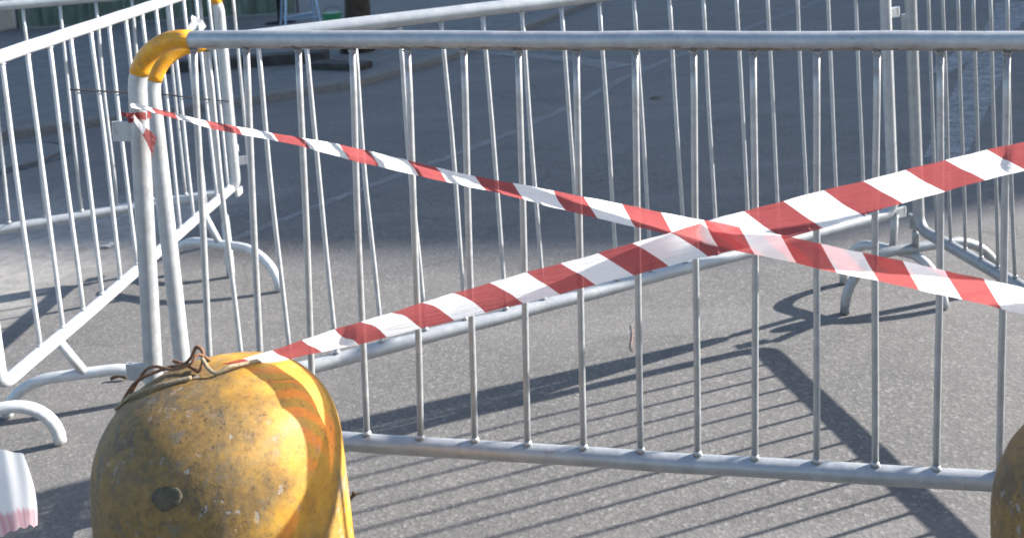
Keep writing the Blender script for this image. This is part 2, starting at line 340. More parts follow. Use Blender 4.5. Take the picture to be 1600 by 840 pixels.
# ------------------------------------------------------------------ building outside the frame whose shade falls on the far road
HB = 14.0; _c = HB / math.tan(R(SUN_EL)); BX = 0.50 + _c * math.cos(R(SUN_AZ)) ; BY = 3.78 + _c * math.sin(R(SUN_AZ))
bl = empty('apartment_building', (BX, BY, 0))
tag(bl, 'plain ochre rendered apartment block right of the street, outside the picture', 'building')
e1 = Vector((-0.982, 0.19, 0)).normalized(); e2 = Vector((0.19, 0.982, 0)).normalized()
rotb = Matrix((( -e1.x, e2.x, 0), (-e1.y, e2.y, 0), (0, 0, 1)))
LB = 17.0; DB = 14.0
bm = bmesh.new(); cc = e1 * LB / 2 + e2 * DB / 2
box(bm, (cc.x, cc.y, HB / 2), (LB, DB, HB), rotb); link('wall', mesh_of(bm), bl, M_FAC)
for fl in range(4):
    for k in range(5):
        c0 = e1 * (2.0 + k * 3.2) + e2 * (-0.004)
        bm = bmesh.new(); box(bm, (c0.x, c0.y, 1.7 + fl * 2.9), (1.16, 0.10, 1.5), rotb, 0.01); wf = link('window', mesh_of(bm), bl, M_KERB)
        c1 = e1 * (2.0 + k * 3.2) + e2 * (-0.06)
        bm = bmesh.new(); box(bm, (c1.x, c1.y, 1.7 + fl * 2.9), (0.96, 0.02, 1.3), rotb); link('pane', mesh_of(bm), wf, M_GLASS)

# ------------------------------------------------------------------ crowd barriers
TOP, BOT, RT, RB, TR, BR = 1.06, 0.21, 0.105, 0.045, 0.0188, 0.0070
def bar_mesh(mat, rad, seed):
    rnd = random.Random(seed); bm = bmesh.new(); N = 8; ax = rnd.uniform(-0.0035, 0.0035); ay = rnd.uniform(-0.003, 0.003); k2 = rnd.uniform(-0.002, 0.002)
    pts = [(ax * math.sin(math.pi * i / N) + k2 * math.sin(2.6 * math.pi * i / N), ay * math.sin(math.pi * i / N), BOT + (TOP - BOT) * i / N) for i in range(N + 1)]
    pts[0] = (0, 0, BOT); pts[-1] = (0, 0, TOP)
    tube(bm, pts, rad, 12)
    for z in (BOT + TR, TOP - TR):                       # weld collar
        tube(bm, [(0, 0, z - 0.002), (0, 0, z + (0.006 if z < 0.5 else -0.006))], [rad * 1.5, rad * 1.02], 12)
    me = mesh_of(bm, 'bar'); me.materials.append(mat)
    for p in me.polygons: p.use_smooth = len(p.vertices) == 4
    return me
BARS = {m_.name: [bar_mesh(m_, {0: 0.0060, 1: 0.0068, 2: 0.0062, 3: 0.0054}[j], 10 * j + q) for q in range(6)] for j, m_ in enumerate((M_GALV, M_GALV_OLD, M_GALV_LIT, M_GALV_SHADED))}
def foot_mesh(P0, P1, h, inv, stub=None, r=0.0165, flat=0.36):
    """inverted U foot between two ground points, in the barrier's own space"""
    P0 = Vector(P0); P1 = Vector(P1); d = (P1 - P0); L = d.length; d.normalize(); c = min(h * 0.95, L * (1 - flat) / 2) if False else L * (1 - flat) / 2
    pts = []
    n = 9
    for i in range(n + 1):
        a = math.pi / 2 * i / n; pts.append(P0 + d * (c * (1 - math.cos(a))) + Vector((0, 0, 1)) * ((h - r) * math.sin(a) + 0.0)) 
    for i in range(n, -1, -1):
        a = math.pi / 2 * i / n; pts.append(P1 - d * (c * (1 - math.cos(a))) + Vector((0, 0, 1)) * ((h - r) * math.sin(a)))
    for p in pts: p.z += 0.004
    bm = bmesh.new(); tube(bm, [inv @ p for p in pts], r, 12)
    if stub:
        for s in stub: tube(bm, [inv @ Vector(s[0]), inv @ Vector(s[1])], 0.013, 10)
    return mesh_of(bm, 'foot')
def barrier(label, o, ex, ez, uL, uR, nb, sp, feet, lugs, u0=0.0, galv=None, jit=0.0025, seed=1):
    galv = galv or M_GALV; rnd = random.Random(seed)
    o = Vector(o); ex = Vector(ex).normalized(); ez = Vector(ez).normalized(); ey = ez.cross(ex).normalized(); ez = ex.cross(ey)
    MW = Matrix(((ex.x, ey.x, ez.x, o.x), (ex.y, ey.y, ez.y, o.y), (ex.z, ey.z, ez.z, o.z), (0, 0, 0, 1)))
    t = bpy.data.objects.new('crowd_barrier', None); C.objects.link(t); t.matrix_world = MW; t.empty_display_size = 0.1
    tag(t, label, 'barrier', 'steel crowd barriers closing the road')
    inv = MW.inverted()
    # frame loop: long straights subdivided with a faint sag so it is not ruler straight
    pts = []
    N = 14
    pts += [(uL + RT + (uR - uL - 2 * RT) * i / N, 0, TOP + rnd.uniform(-1, 1) * 0.0012) for i in range(N + 1)]
    pts += arc(uR - RT, TOP - RT, RT, 90, 0, 8)[1:]
    pts += arc(uR - RB, BOT + RB, RB, 0, -90, 5)
    pts += [(uR - RB - (uR - uL - 2 * RB) * i / N, 0, BOT + rnd.uniform(-1, 1) * 0.0014 - 0.003 * math.sin(math.pi * i / N)) for i in range(1, N)]
    pts += arc(uL + RB, BOT + RB, RB, 270, 180, 5)
    pts += arc(uL + RT, TOP - RT, RT, 180, 90, 8)[:-1]
    bm = bmesh.new(); loop_tube(bm, pts, TR, 18); link('frame', mesh_of(bm), t, galv, True)
    for s, cx in ((0, uL + RT), (1, uR - RT)):
        a = arc(cx, TOP - RT, RT, 162 if s == 0 else 18, 90, 10)
        e = 0.022 if s == 0 else -0.022
        a = a + [(cx + e, 0, TOP)]
        bm = bmesh.new(); tube(bm, a, TR + 0.0012, 18); link('painted_corner', mesh_of(bm), t, M_YEL, True)
    for k in range(nb):
        b_ = bpy.data.objects.new('bar', BARS[galv.name][rnd.randrange(6)]); C.objects.link(b_); b_.parent = t
        b_.location = (u0 + k * sp + rnd.uniform(-jit, jit), rnd.uniform(-.001, .001), 0); b_.rotation_euler = (0, R(rnd.uniform(-.12, .12)), R(rnd.choice((0, 180)) + rnd.uniform(-25, 25)))
    for f in feet: link('foot', foot_mesh(f[0], f[1], f[2], inv, f[3] if len(f) > 3 else None), t, galv, True)
    for (u, v, sg, w_, h_) in lugs:
        bm = bmesh.new(); box(bm, (u, 0, v), (w_, 0.012, h_), None, 0.002)
        tube(bm, [(u + sg * w_ * 0.42, 0, v - h_ * 0.2), (u + sg * w_ * 0.42, 0, v + h_ * 0.5)], 0.007, 8)
        link('hook_plate', mesh_of(bm), t, galv)
    return t
E_A = ((-0.8991, 2.0818, 0.1097), (0.98824, -0.146783, -0.042858), (0.043111, -0.00146, 0.999069))
E_B = ((-0.9378, 2.4024, 0.0648), (0.899919, 0.435832, 0.014039), (-0.005714, -0.020407, 0.999775))
E_C = ((-1.6381, 2.7624, 0.0279), (0.035634, 0.997903, 0.054034), (0.009042, -0.054389, 0.998479))
E_E = ((1.0146, 3.1085, 0.0685), (0.233276, -0.972365, -0.009442), (-0.004358, -0.010755, 0.999933))
E_D = ((-2.2076, 3.8388, 0.0891), (0.913481, 0.406873, 0.002443), (-0.003197, 0.001174, 0.999994))
S = 0.11535
barrier('nearest steel barrier facing the viewer, its top rail running the whole width of the picture', *E_A, -0.131, 2.10, 18, S,
        [((-0.90, 1.93, 0), (-0.93, 2.42, 0), 0.16, [((-0.90, 2.085, 0.31), (-0.912, 2.14, 0.15))]), ((1.12, 1.50, 0), (1.16, 2.08, 0), 0.16, [((1.13, 1.78, 0.23), (1.135, 1.79, 0.14))])],
        [(-0.166, 0.863, -1, 0.05, 0.042), (-0.166, 0.336, -1, 0.05, 0.036)], galv=M_GALV_OLD, seed=3)
barrier('steel barrier slanting away behind the nearest one, its bright bottom rail rising to the right', *E_B, -0.131, 2.083, 18, S,
        [((1.066, 3.218, 0), (0.80, 3.48, 0), 0.175, [((0.944, 3.315, 0.295), (0.94, 3.345, 0.160))]), ((-0.97, 2.12, 0), (-1.15, 2.60, 0), 0.16, [((-1.057, 2.341, 0.27), (-1.06, 2.35, 0.15))])],
        [(2.115, 0.886, 1, 0.045, 0.034), (2.112, 0.205, 1, 0.045, 0.034)], seed=5)
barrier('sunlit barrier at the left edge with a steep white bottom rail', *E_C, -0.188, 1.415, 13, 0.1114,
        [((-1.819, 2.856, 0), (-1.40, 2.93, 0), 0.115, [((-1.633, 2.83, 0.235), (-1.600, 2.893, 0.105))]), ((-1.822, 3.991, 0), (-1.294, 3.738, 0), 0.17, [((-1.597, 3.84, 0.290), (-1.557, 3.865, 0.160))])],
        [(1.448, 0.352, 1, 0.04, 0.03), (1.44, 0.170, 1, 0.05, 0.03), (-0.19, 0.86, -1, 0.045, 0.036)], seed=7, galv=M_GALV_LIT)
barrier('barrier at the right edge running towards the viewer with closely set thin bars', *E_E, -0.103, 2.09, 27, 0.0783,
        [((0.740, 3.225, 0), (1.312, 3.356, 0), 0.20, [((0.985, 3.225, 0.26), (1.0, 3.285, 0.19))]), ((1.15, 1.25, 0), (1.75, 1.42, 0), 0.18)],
        [(-0.140, 0.886, -1, 0.03, 0.05), (-0.138, 0.22, -1, 0.03, 0.05)], seed=9, jit=0.0015, galv=M_GALV_SHADED)
barrier('farthest barrier at the left, seen through the sunlit barrier, with a level bluish bottom rail', *E_D, -1.50, 0.70, 18, 0.1255,
        [((-1.55, 3.93, 0), (-1.72, 4.35, 0), 0.17, [((-1.635, 4.12, 0.29), (-1.635, 4.13, 0.16))]), ((-3.35, 3.05, 0), (-3.6, 3.6, 0), 0.17)], [(0.735, 0.82, 1, 0.04, 0.036), (0.735, 0.33, 1, 0.04, 0.036)], u0=-11 * 0.1255, seed=11)
barrier('barrier at the lower left showing only one white arched foot', (-1.86, 2.42, 0.07), (-0.06, -0.998, 0), (0, 0, 1), -0.13, 2.05, 18, S,
        [((-1.571, 2.684, 0), (-1.93, 2.56, 0), 0.145, [((-1.857, 2.50, 0.28), (-1.79, 2.605, 0.135))]), ((-1.7, 0.5, 0), (-2.25, 0.5, 0), 0.16)], [(-0.16, 0.86, -1, 0.045, 0.036)], seed=13, galv=M_GALV_LIT)

# ------------------------------------------------------------------ yellow bollards
def bollard(loc, label, rz, H=0.714, seed=0, mat=None):
    t = empty('bollard', (loc[0], loc[1], 0), rz); tag(t, label, 'bollard', 'yellow domed concrete bollards in front of the barriers')
    Rr = 0.185; z0 = H - 0.195; prof = [(0.0, 0.203), (0.03, 0.205), (0.06, 0.195), (0.25, 0.190), (z0, Rr)]
    nn = 26; ex = 2.9
    for i in range(1, nn + 1):
        a = math.pi / 2 * i / nn
        r = Rr * abs(math.cos(a)) ** (2 / ex); z = z0 + (H - z0) * math.sin(a) ** (2 / ex); prof.append((z, max(r, 0.0)))
    prof.insert(-1, (H - 0.0004, 0.02))
    bm = bmesh.new(); seg = 96; rnd = random.Random(seed); rings = []
    from mathutils import noise as mn
    for z, r in prof[:-1]:
        row = []
        for k in range(seg):
            a = 2 * math.pi * k / seg; p = Vector((r * math.cos(a), r * math.sin(a), z))
            q = mn.noise(p * 6 + Vector((seed * 7, 0, 0))) * 0.0028 + mn.noise(p * 22 + Vector((seed * 3, 5, 0))) * 0.0010
            row.append(bm.verts.new(p + Vector((math.cos(a), math.sin(a), 0.5)).normalized() * q))
        rings.append(row)
    tv = bm.verts.new((0, 0, H)); bv = bm.verts.new((0, 0, 0))
    for a, b_ in zip(rings, rings[1:]):
        for k in range(seg): bm.faces.new((a[k], a[(k + 1) % seg], b_[(k + 1) % seg], b_[k]))
    for k in range(seg):
        bm.faces.new((rings[-1][k], rings[-1][(k + 1) % seg], tv)); bm.faces.new((rings[0][(k + 1) % seg], rings[0][k], bv))
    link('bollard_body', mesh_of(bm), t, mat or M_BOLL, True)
    return t
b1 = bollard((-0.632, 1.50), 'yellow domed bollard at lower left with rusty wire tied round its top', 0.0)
b2 = bollard((0.655, 1.23), 'weathered bollard with shade browned into its paint, cut off by the right edge of the picture', R(20), H=0.694, seed=4, mat=M_BOLL_SHADED)
# dark disc painting the shaded hollow of the lifting hole
bm = bmesh.new()
bmesh.ops.create_uvsphere(bm, u_segments=20, v_segments=10, radius=1.0)
ndir = Vector((-0.03, -0.90, 0.36)).normalized()
from mathutils import noise as _mn
for v in bm.verts: v.co *= 1.0 + 0.28 * _mn.noise(v.co * 1.7 + Vector((3, 1, 7))) + 0.12 * _mn.noise(v.co * 5)
bmesh.ops.transform(bm, matrix=Matrix.Translation(Vector((-0.006, -0.1745, 0.622))) @ ndir.to_track_quat('Z', 'Y').to_matrix().to_4x4() @ Matrix.Diagonal((0.021, 0.0155, 0.0026, 1)), verts=bm.verts)
link('lifting_hole_shade', mesh_of(bm), b1, M_HOLE_SHADE, True)
# steel eye on top
def wire(name, pts, r, mat, label, cat, group=None, parent=None, n=8):
    # Catmull-Rom through the points
    P = [Vector(p) for p in pts]; out = []
    for i in range(len(P) - 1):
        p0 = P[max(i - 1, 0)]; p1 = P[i]; p2 = P[i + 1]; p3 = P[min(i + 2, len(P) - 1)]
        for k in range(8):
            s = k / 8
            out.append(0.5 * ((2 * p1) + (p2 - p0) * s + (2 * p0 - 5 * p1 + 4 * p2 - p3) * s * s + (-p0 + 3 * p1 - 3 * p2 + p3) * s ** 3))
    out.append(P[-1])
    bm = bmesh.new(); tube(bm, out, r, n); o = link(name, mesh_of(bm), parent, mat, True)
    if label: tag(o, label, cat, group)
    return o
def topz(x, y, H=0.714):
    r = min(math.hypot(x, y) / 0.185, 0.999); return H - 0.195 + 0.195 * (1 - r ** 2.9) ** (1 / 2.9)

# ------------------------------------------------------------------ barrier tapes
def ribbon(name, rows, label, curl=0.006, flip=1, wav=0.0):
    nv = 6; bm = bmesh.new(); uvl = bm.loops.layers.uv.new('UVMap'); grid = []; rnd = random.Random(len(rows) + int(rows[0][0] * 100))
    ph = [rnd.uniform(0, 6.28) for _ in range(4)]
    # densify
    fine = []
    for a, b_ in zip(rows, rows[1:]):
        for k in range(3): fine.append([a[i] + (b_[i] - a[i]) * k / 3 for i in range(8)])
    fine.append(list(rows[-1]))
    for i, q in enumerate(fine):
        a = Vector(q[0:3]); b_ = Vector(q[3:6]); row = []
        s = i * 0.12
        for j in range(nv + 1):
            v = j / nv; p = a.lerp(b_, v)
            off = curl * (math.sin(math.pi * v) * (0.6 + 0.4 * math.sin(s * 0.9 + ph[0])) * (1 if math.sin(s * 0.45 + ph[1]) > -0.3 else -0.5)) + wav * math.sin(2 * math.pi * v * 1.3 + s * 1.4 + ph[2])
            p.y += off * flip
            p.z += 0.0005 * math.sin(s * 3.1 + v * 2 + ph[3]) + 0.0004 * math.sin(s * 7.7 + v * 5)
            row.append((bm.verts.new(p), (q[6] + (q[7] - q[6]) * v, v)))
        grid.append(row)
    for a, b_ in zip(grid, grid[1:]):
        for j in range(nv):
            quad = (a[j], a[j + 1], b_[j + 1], b_[j]); f = bm.faces.new([x[0] for x in quad]); f.smooth = True
            for lp, x in zip(f.loops, quad): lp[uvl].uv = x[1]
    o = link(name, mesh_of(bm), None, M_TAPE); tag(o, label, 'barrier tape', 'red and white barrier tapes'); return o
TAPE_RISING=[
(-0.6502, 1.537, 0.7096, -0.6535, 1.543, 0.6985, -2.032, -2.567),
(-0.6219, 1.5347, 0.7157, -0.6259, 1.5422, 0.702, -1.463, -1.998),
(-0.5937, 1.5324, 0.7217, -0.5982, 1.5413, 0.7055, -0.894, -1.428),
(-0.5655, 1.5301, 0.7286, -0.5707, 1.5405, 0.7078, -0.324, -0.859),
(-0.5373, 1.5279, 0.737, -0.5434, 1.5396, 0.7095, 0.254, -0.312),
(-0.5092, 1.5256, 0.7454, -0.5157, 1.5388, 0.7145, 0.846, 0.213),
(-0.4811, 1.5233, 0.7538, -0.4881, 1.5379, 0.7195, 1.357, 0.751),
(-0.4538, 1.5228, 0.761, -0.4611, 1.5388, 0.7236, 1.841, 1.236),
(-0.4268, 1.5234, 0.7676, -0.4343, 1.5409, 0.7272, 2.483, 1.676),
(-0.3998, 1.524, 0.7741, -0.4076, 1.5429, 0.7307, 3.15, 2.172),
(-0.3728, 1.5246, 0.7807, -0.3807, 1.545, 0.7342, 3.682, 2.826),
(-0.3458, 1.5252, 0.7872, -0.3538, 1.547, 0.7385, 4.223, 3.355),
(-0.3187, 1.5258, 0.7938, -0.3267, 1.5491, 0.7429, 4.778, 3.839),
(-0.2917, 1.5264, 0.8003, -0.2997, 1.5511, 0.7473, 5.339, 4.336),
(-0.2648, 1.5276, 0.8066, -0.2726, 1.5536, 0.7515, 5.905, 4.844),
(-0.2386, 1.5333, 0.8104, -0.246, 1.5596, 0.7543, 6.382, 5.395),
(-0.2123, 1.5391, 0.8142, -0.2192, 1.5657, 0.7571, 6.841, 5.949),
(-0.1857, 1.5448, 0.8181, -0.1923, 1.5718, 0.7599, 7.305, 6.408),
(-0.159, 1.5506, 0.8219, -0.1651, 1.5779, 0.7629, 7.772, 6.858),
(-0.1321, 1.5563, 0.8257, -0.1377, 1.5839, 0.766, 8.256, 7.313),
(-0.105, 1.5621, 0.8295, -0.1101, 1.59, 0.7691, 8.759, 7.77),
(-0.0777, 1.5679, 0.8333, -0.0824, 1.5961, 0.7722, 9.23, 8.244),
(-0.0503, 1.5736, 0.8372, -0.0544, 1.6021, 0.7755, 9.674, 8.736),
(-0.0226, 1.5794, 0.8413, -0.0262, 1.6082, 0.7786, 10.135, 9.201),
(0.0052, 1.5851, 0.8456, 0.0022, 1.6143, 0.7818, 10.647, 9.636),
(0.0333, 1.5909, 0.85, 0.0307, 1.6203, 0.785, 11.135, 10.081),
(0.0615, 1.5966, 0.8544, 0.0595, 1.6264, 0.7883, 11.572, 10.582),
(0.0899, 1.6024, 0.8588, 0.0885, 1.6325, 0.7915, 12.008, 11.071),
(0.1186, 1.6082, 0.8637, 0.1176, 1.6385, 0.7946, 12.475, 11.499),
(0.1474, 1.6139, 0.8686, 0.147, 1.6446, 0.7977, 12.942, 11.926),
(0.1763, 1.6197, 0.8729, 0.1765, 1.6507, 0.8009, 13.409, 12.378),
(0.2052, 1.6239, 0.8775, 0.2061, 1.6552, 0.8044, 13.876, 12.835),
(0.2333, 1.6214, 0.8842, 0.2348, 1.653, 0.8102, 14.315, 13.293),
(0.2613, 1.6189, 0.8908, 0.2634, 1.6508, 0.8161, 14.744, 13.75),
(0.2892, 1.6163, 0.8974, 0.292, 1.6486, 0.8219, 15.171, 14.191),
(0.317, 1.6138, 0.904, 0.3205, 1.6464, 0.8287, 15.593, 14.611),
(0.3446, 1.6113, 0.9105, 0.3489, 1.6442, 0.8367, 16.016, 15.031),
(0.3722, 1.6088, 0.9165, 0.3773, 1.642, 0.8447, 16.452, 15.454),
(0.3996, 1.6063, 0.9223, 0.4056, 1.6397, 0.8527, 16.888, 15.876),
(0.427, 1.6037, 0.9282, 0.4337, 1.6375, 0.8606, 17.295, 16.308),
(0.4542, 1.6012, 0.9341, 0.4618, 1.6353, 0.8684, 17.693, 16.744),
(0.4813, 1.5987, 0.94, 0.4898, 1.6331, 0.876, 18.097, 17.164),
(0.5084, 1.5962, 0.9461, 0.5176, 1.6309, 0.883, 18.526, 17.562),
(0.5353, 1.5937, 0.9523, 0.5454, 1.6287, 0.89, 18.955, 17.959),
(0.5622, 1.5911, 0.9584, 0.573, 1.6265, 0.897, 19.367, 18.385),
(0.5889, 1.5886, 0.9645, 0.6006, 1.6243, 0.904, 19.776, 18.814),
(0.6155, 1.5861, 0.9697, 0.628, 1.6221, 0.9104, 20.192, 19.232),
(0.642, 1.5836, 0.9744, 0.6554, 1.6199, 0.9166, 20.614, 19.641),
(0.6682, 1.5805, 0.9794, 0.6824, 1.6171, 0.9228, 21.036, 20.052),
(0.6935, 1.5759, 0.9852, 0.7086, 1.6128, 0.9291, 21.45, 20.475),
(0.7188, 1.5713, 0.9909, 0.7347, 1.6085, 0.9353, 21.864, 20.897),
(0.7438, 1.5667, 0.9966, 0.7606, 1.6042, 0.9416, 22.278, 21.313),
(0.7687, 1.5621, 1.0022, 0.7864, 1.6, 0.9478, 22.692, 21.727),
(0.7934, 1.5575, 1.0079, 0.812, 1.5957, 0.9539, 23.106, 22.141),
(0.8179, 1.553, 1.0132, 0.8374, 1.5914, 0.9599, 23.521, 22.556),
(0.8423, 1.5484, 1.0177, 0.8626, 1.5871, 0.9653, 23.935, 22.97),
(0.8664, 1.5438, 1.0222, 0.8877, 1.5828, 0.9708, 24.349, 23.384),
(0.8905, 1.5392, 1.0267, 0.9127, 1.5786, 0.9762, 24.763, 23.798),
(0.9143, 1.5346, 1.0312, 0.9374, 1.5743, 0.9816, 25.177, 24.212),
(0.938, 1.53, 1.0356, 0.9621, 1.57, 0.9869, 25.591, 24.626)]
TAPE_FALLING=[
(-0.9807, 2.051, 1.0481, -0.9854, 2.059, 1.0373, -0.757, -0.865),
(-0.9421, 2.0404, 1.0393, -0.9471, 2.0494, 1.0291, -0.189, -0.311),
(-0.9038, 2.0298, 1.0308, -0.9091, 2.0397, 1.0204, 0.585, 0.374),
(-0.8658, 2.0193, 1.023, -0.8715, 2.0301, 1.0104, 1.266, 1.131),
(-0.8282, 2.0087, 1.0153, -0.8342, 2.0205, 1.0002, 1.771, 1.624),
(-0.7908, 1.9981, 1.0076, -0.7973, 2.0109, 0.9897, 2.312, 2.131),
(-0.7537, 1.9875, 1.0011, -0.7603, 2.0012, 0.9832, 2.883, 2.688),
(-0.7169, 1.9769, 0.995, -0.7235, 1.9916, 0.9775, 3.367, 3.197),
(-0.6796, 1.9641, 0.9897, -0.6863, 1.9797, 0.9716, 3.828, 3.646),
(-0.6421, 1.9496, 0.985, -0.649, 1.9662, 0.9657, 4.365, 4.121),
(-0.6052, 1.9351, 0.9804, -0.6122, 1.9527, 0.9585, 4.949, 4.69),
(-0.5686, 1.9206, 0.9759, -0.5759, 1.9391, 0.9508, 5.387, 5.188),
(-0.5327, 1.9061, 0.9706, -0.54, 1.9256, 0.9432, 5.811, 5.601),
(-0.4972, 1.8916, 0.965, -0.5045, 1.9121, 0.9358, 6.338, 6.02),
(-0.4621, 1.8772, 0.9596, -0.4694, 1.8985, 0.9293, 6.949, 6.616),
(-0.4276, 1.8627, 0.9543, -0.4347, 1.885, 0.9229, 7.37, 7.14),
(-0.3936, 1.8482, 0.9479, -0.4005, 1.8715, 0.9167, 7.774, 7.538),
(-0.36, 1.8337, 0.9416, -0.3666, 1.8579, 0.9106, 8.29, 7.936),
(-0.3269, 1.8192, 0.9355, -0.3332, 1.8444, 0.9055, 8.947, 8.543),
(-0.2943, 1.8049, 0.9297, -0.3001, 1.831, 0.9005, 9.39, 9.123),
(-0.2622, 1.7919, 0.925, -0.2677, 1.8184, 0.895, 9.813, 9.541),
(-0.2305, 1.7788, 0.9205, -0.2356, 1.8058, 0.8895, 10.253, 9.958),
(-0.1992, 1.7657, 0.916, -0.204, 1.7932, 0.8842, 10.706, 10.401),
(-0.1684, 1.7526, 0.9118, -0.1727, 1.7806, 0.8786, 11.14, 10.848),
(-0.1379, 1.7396, 0.908, -0.142, 1.7679, 0.8726, 11.538, 11.258),
(-0.1079, 1.7265, 0.9042, -0.1116, 1.7553, 0.8667, 11.936, 11.651),
(-0.0783, 1.7134, 0.9006, -0.0816, 1.7427, 0.8609, 12.479, 12.061),
(-0.0491, 1.7003, 0.897, -0.052, 1.7301, 0.8553, 13.039, 12.624),
(-0.0203, 1.6873, 0.8933, -0.0227, 1.7175, 0.85, 13.477, 13.143),
(0.008, 1.6742, 0.8898, 0.0061, 1.7049, 0.8458, 13.914, 13.575),
(0.036, 1.6611, 0.8863, 0.0346, 1.6923, 0.8418, 14.352, 14.006),
(0.0635, 1.6481, 0.8829, 0.0627, 1.6796, 0.8376, 14.79, 14.438),
(0.0905, 1.635, 0.8797, 0.0903, 1.667, 0.8324, 15.201, 14.869),
(0.1172, 1.6219, 0.8766, 0.1175, 1.6544, 0.8273, 15.587, 15.265),
(0.1434, 1.6088, 0.8735, 0.1442, 1.6418, 0.8224, 15.974, 15.646),
(0.1692, 1.5958, 0.8708, 0.1707, 1.6292, 0.8191, 16.445, 16.033),
(0.1946, 1.5828, 0.8681, 0.1968, 1.6167, 0.816, 16.923, 16.503),
(0.2203, 1.5744, 0.8639, 0.2231, 1.6088, 0.8113, 17.339, 16.974),
(0.2456, 1.566, 0.8599, 0.2491, 1.6008, 0.8067, 17.743, 17.376),
(0.2707, 1.5576, 0.8556, 0.275, 1.5929, 0.8021, 18.154, 17.775),
(0.2955, 1.5492, 0.8507, 0.3005, 1.5849, 0.7973, 18.578, 18.181),
(0.32, 1.5408, 0.8459, 0.3258, 1.577, 0.7923, 19.002, 18.599),
(0.3443, 1.5324, 0.8422, 0.3508, 1.569, 0.7872, 19.406, 19.018),
(0.3683, 1.524, 0.8385, 0.3756, 1.5611, 0.7828, 19.81, 19.418),
(0.3921, 1.5156, 0.8345, 0.4002, 1.5532, 0.7784, 20.221, 19.818),
(0.4155, 1.5072, 0.8301, 0.4245, 1.5452, 0.7741, 20.638, 20.226),
(0.4387, 1.4988, 0.8257, 0.4485, 1.5373, 0.7699, 21.052, 20.639),
(0.4617, 1.4904, 0.8215, 0.4723, 1.5293, 0.7656, 21.444, 21.049),
(0.4843, 1.482, 0.8173, 0.4958, 1.5214, 0.7613, 21.836, 21.437),
(0.5067, 1.4736, 0.8132, 0.5191, 1.5134, 0.757, 22.255, 21.825),
(0.5293, 1.4664, 0.8087, 0.5417, 1.5042, 0.7534, 22.693, 22.239),
(0.5518, 1.4598, 0.804, 0.5638, 1.4945, 0.7499, 23.124, 22.673),
(0.5742, 1.4532, 0.7994, 0.5856, 1.4848, 0.7464, 23.541, 23.101),
(0.5963, 1.4465, 0.7948, 0.607, 1.4751, 0.743, 23.958, 23.514),
(0.6161, 1.4351, 0.7906, 0.626, 1.4605, 0.7403, 24.374, 23.931),
(0.6353, 1.4231, 0.7866, 0.6444, 1.4454, 0.7378, 24.789, 24.346),
(0.6541, 1.411, 0.7827, 0.6622, 1.4303, 0.7356, 25.205, 24.762),
(0.6725, 1.399, 0.778, 0.6795, 1.4152, 0.7327, 25.62, 25.177),
(0.6903, 1.387, 0.7639, 0.6961, 1.4001, 0.7223, 26.035, 25.593),
(0.7078, 1.375, 0.7501, 0.7123, 1.385, 0.7123, 26.451, 26.008)]
ribbon('barrier_tape', TAPE_RISING, 'wider red and white striped tape rising from the yellow bollard to the upper right', 0.011, 1, 0.0010)
ribbon('barrier_tape', TAPE_FALLING, 'red and white striped tape descending from the nearest barrier left post to the lower right', 0.008, -1, 0.0012)

# tape knot and loose end round the left post of the nearest barrier
def mini_ribbon(bm, uvl, path, wid, u0, u1, n=None):
    P = [Vector(p) for p in path]; rows = []
    for i, p in enumerate(P):
        wv = Vector(wid[i]) if isinstance(wid, list) else Vector(wid)
        rows.append((bm.verts.new(p), bm.verts.new(p + wv), u0 + (u1 - u0) * i / (len(P) - 1)))
    for a, b_ in zip(rows, rows[1:]):
        f = bm.faces.new((a[0], a[1], b_[1], b_[0])); f.smooth = True
        for lp, uv in zip(f.loops, ((a[2], 0), (a[2] - .3, 1), (b_[2] - .3, 1), (b_[2], 0))): lp[uvl].uv = uv
KN = []  # filled below
def post_pt(u, v):
    o, ex, ez = (Vector(x) for x in E_A); return o + ex * u + ez * v
pc = post_pt(-0.131, 0.905)
bm = bmesh.new(); uvl = bm.loops.layers.uv.new('UVMap')
loop = []
for i in range(15):
    a = R(-30 - i * 24); loop.append(pc + Vector((math.cos(a) * 0.0225, math.sin(a) * 0.0225, 0.004 * math.sin(i))))
mini_ribbon(bm, uvl, loop, (0, 0, -0.016), 0.4, 0.9)
end = [pc + Vector(v) for v in ((0.0, -0.024, 0.0), (0.010, -0.027, -0.012), (0.022, -0.026, -0.028), (0.034, -0.024, -0.040), (0.042, -0.022, -0.052))]
mini_ribbon(bm, uvl, end, [(0.0, -.002, -0.014), (0.003, -.003, -0.022), (0.002, -.004, -0.032), (-0.004, -.004, -0.042), (-0.014, -.004, -0.048)], 1.75, 0.35)
end2 = [pc + Vector(v) for v in ((0.0, -0.022, 0.002), (-0.012, -0.026, 0.004), (-0.028, -0.022, 0.008))]
mini_ribbon(bm, uvl, end2, (0.001, 0, -0.010), 0.1, 0.6)
o = link('tape_knot', mesh_of(bm), None, M_TAPE); tag(o, 'knotted tape end with a small red tip hanging on the left post', 'tape end', 'red and white barrier tapes')

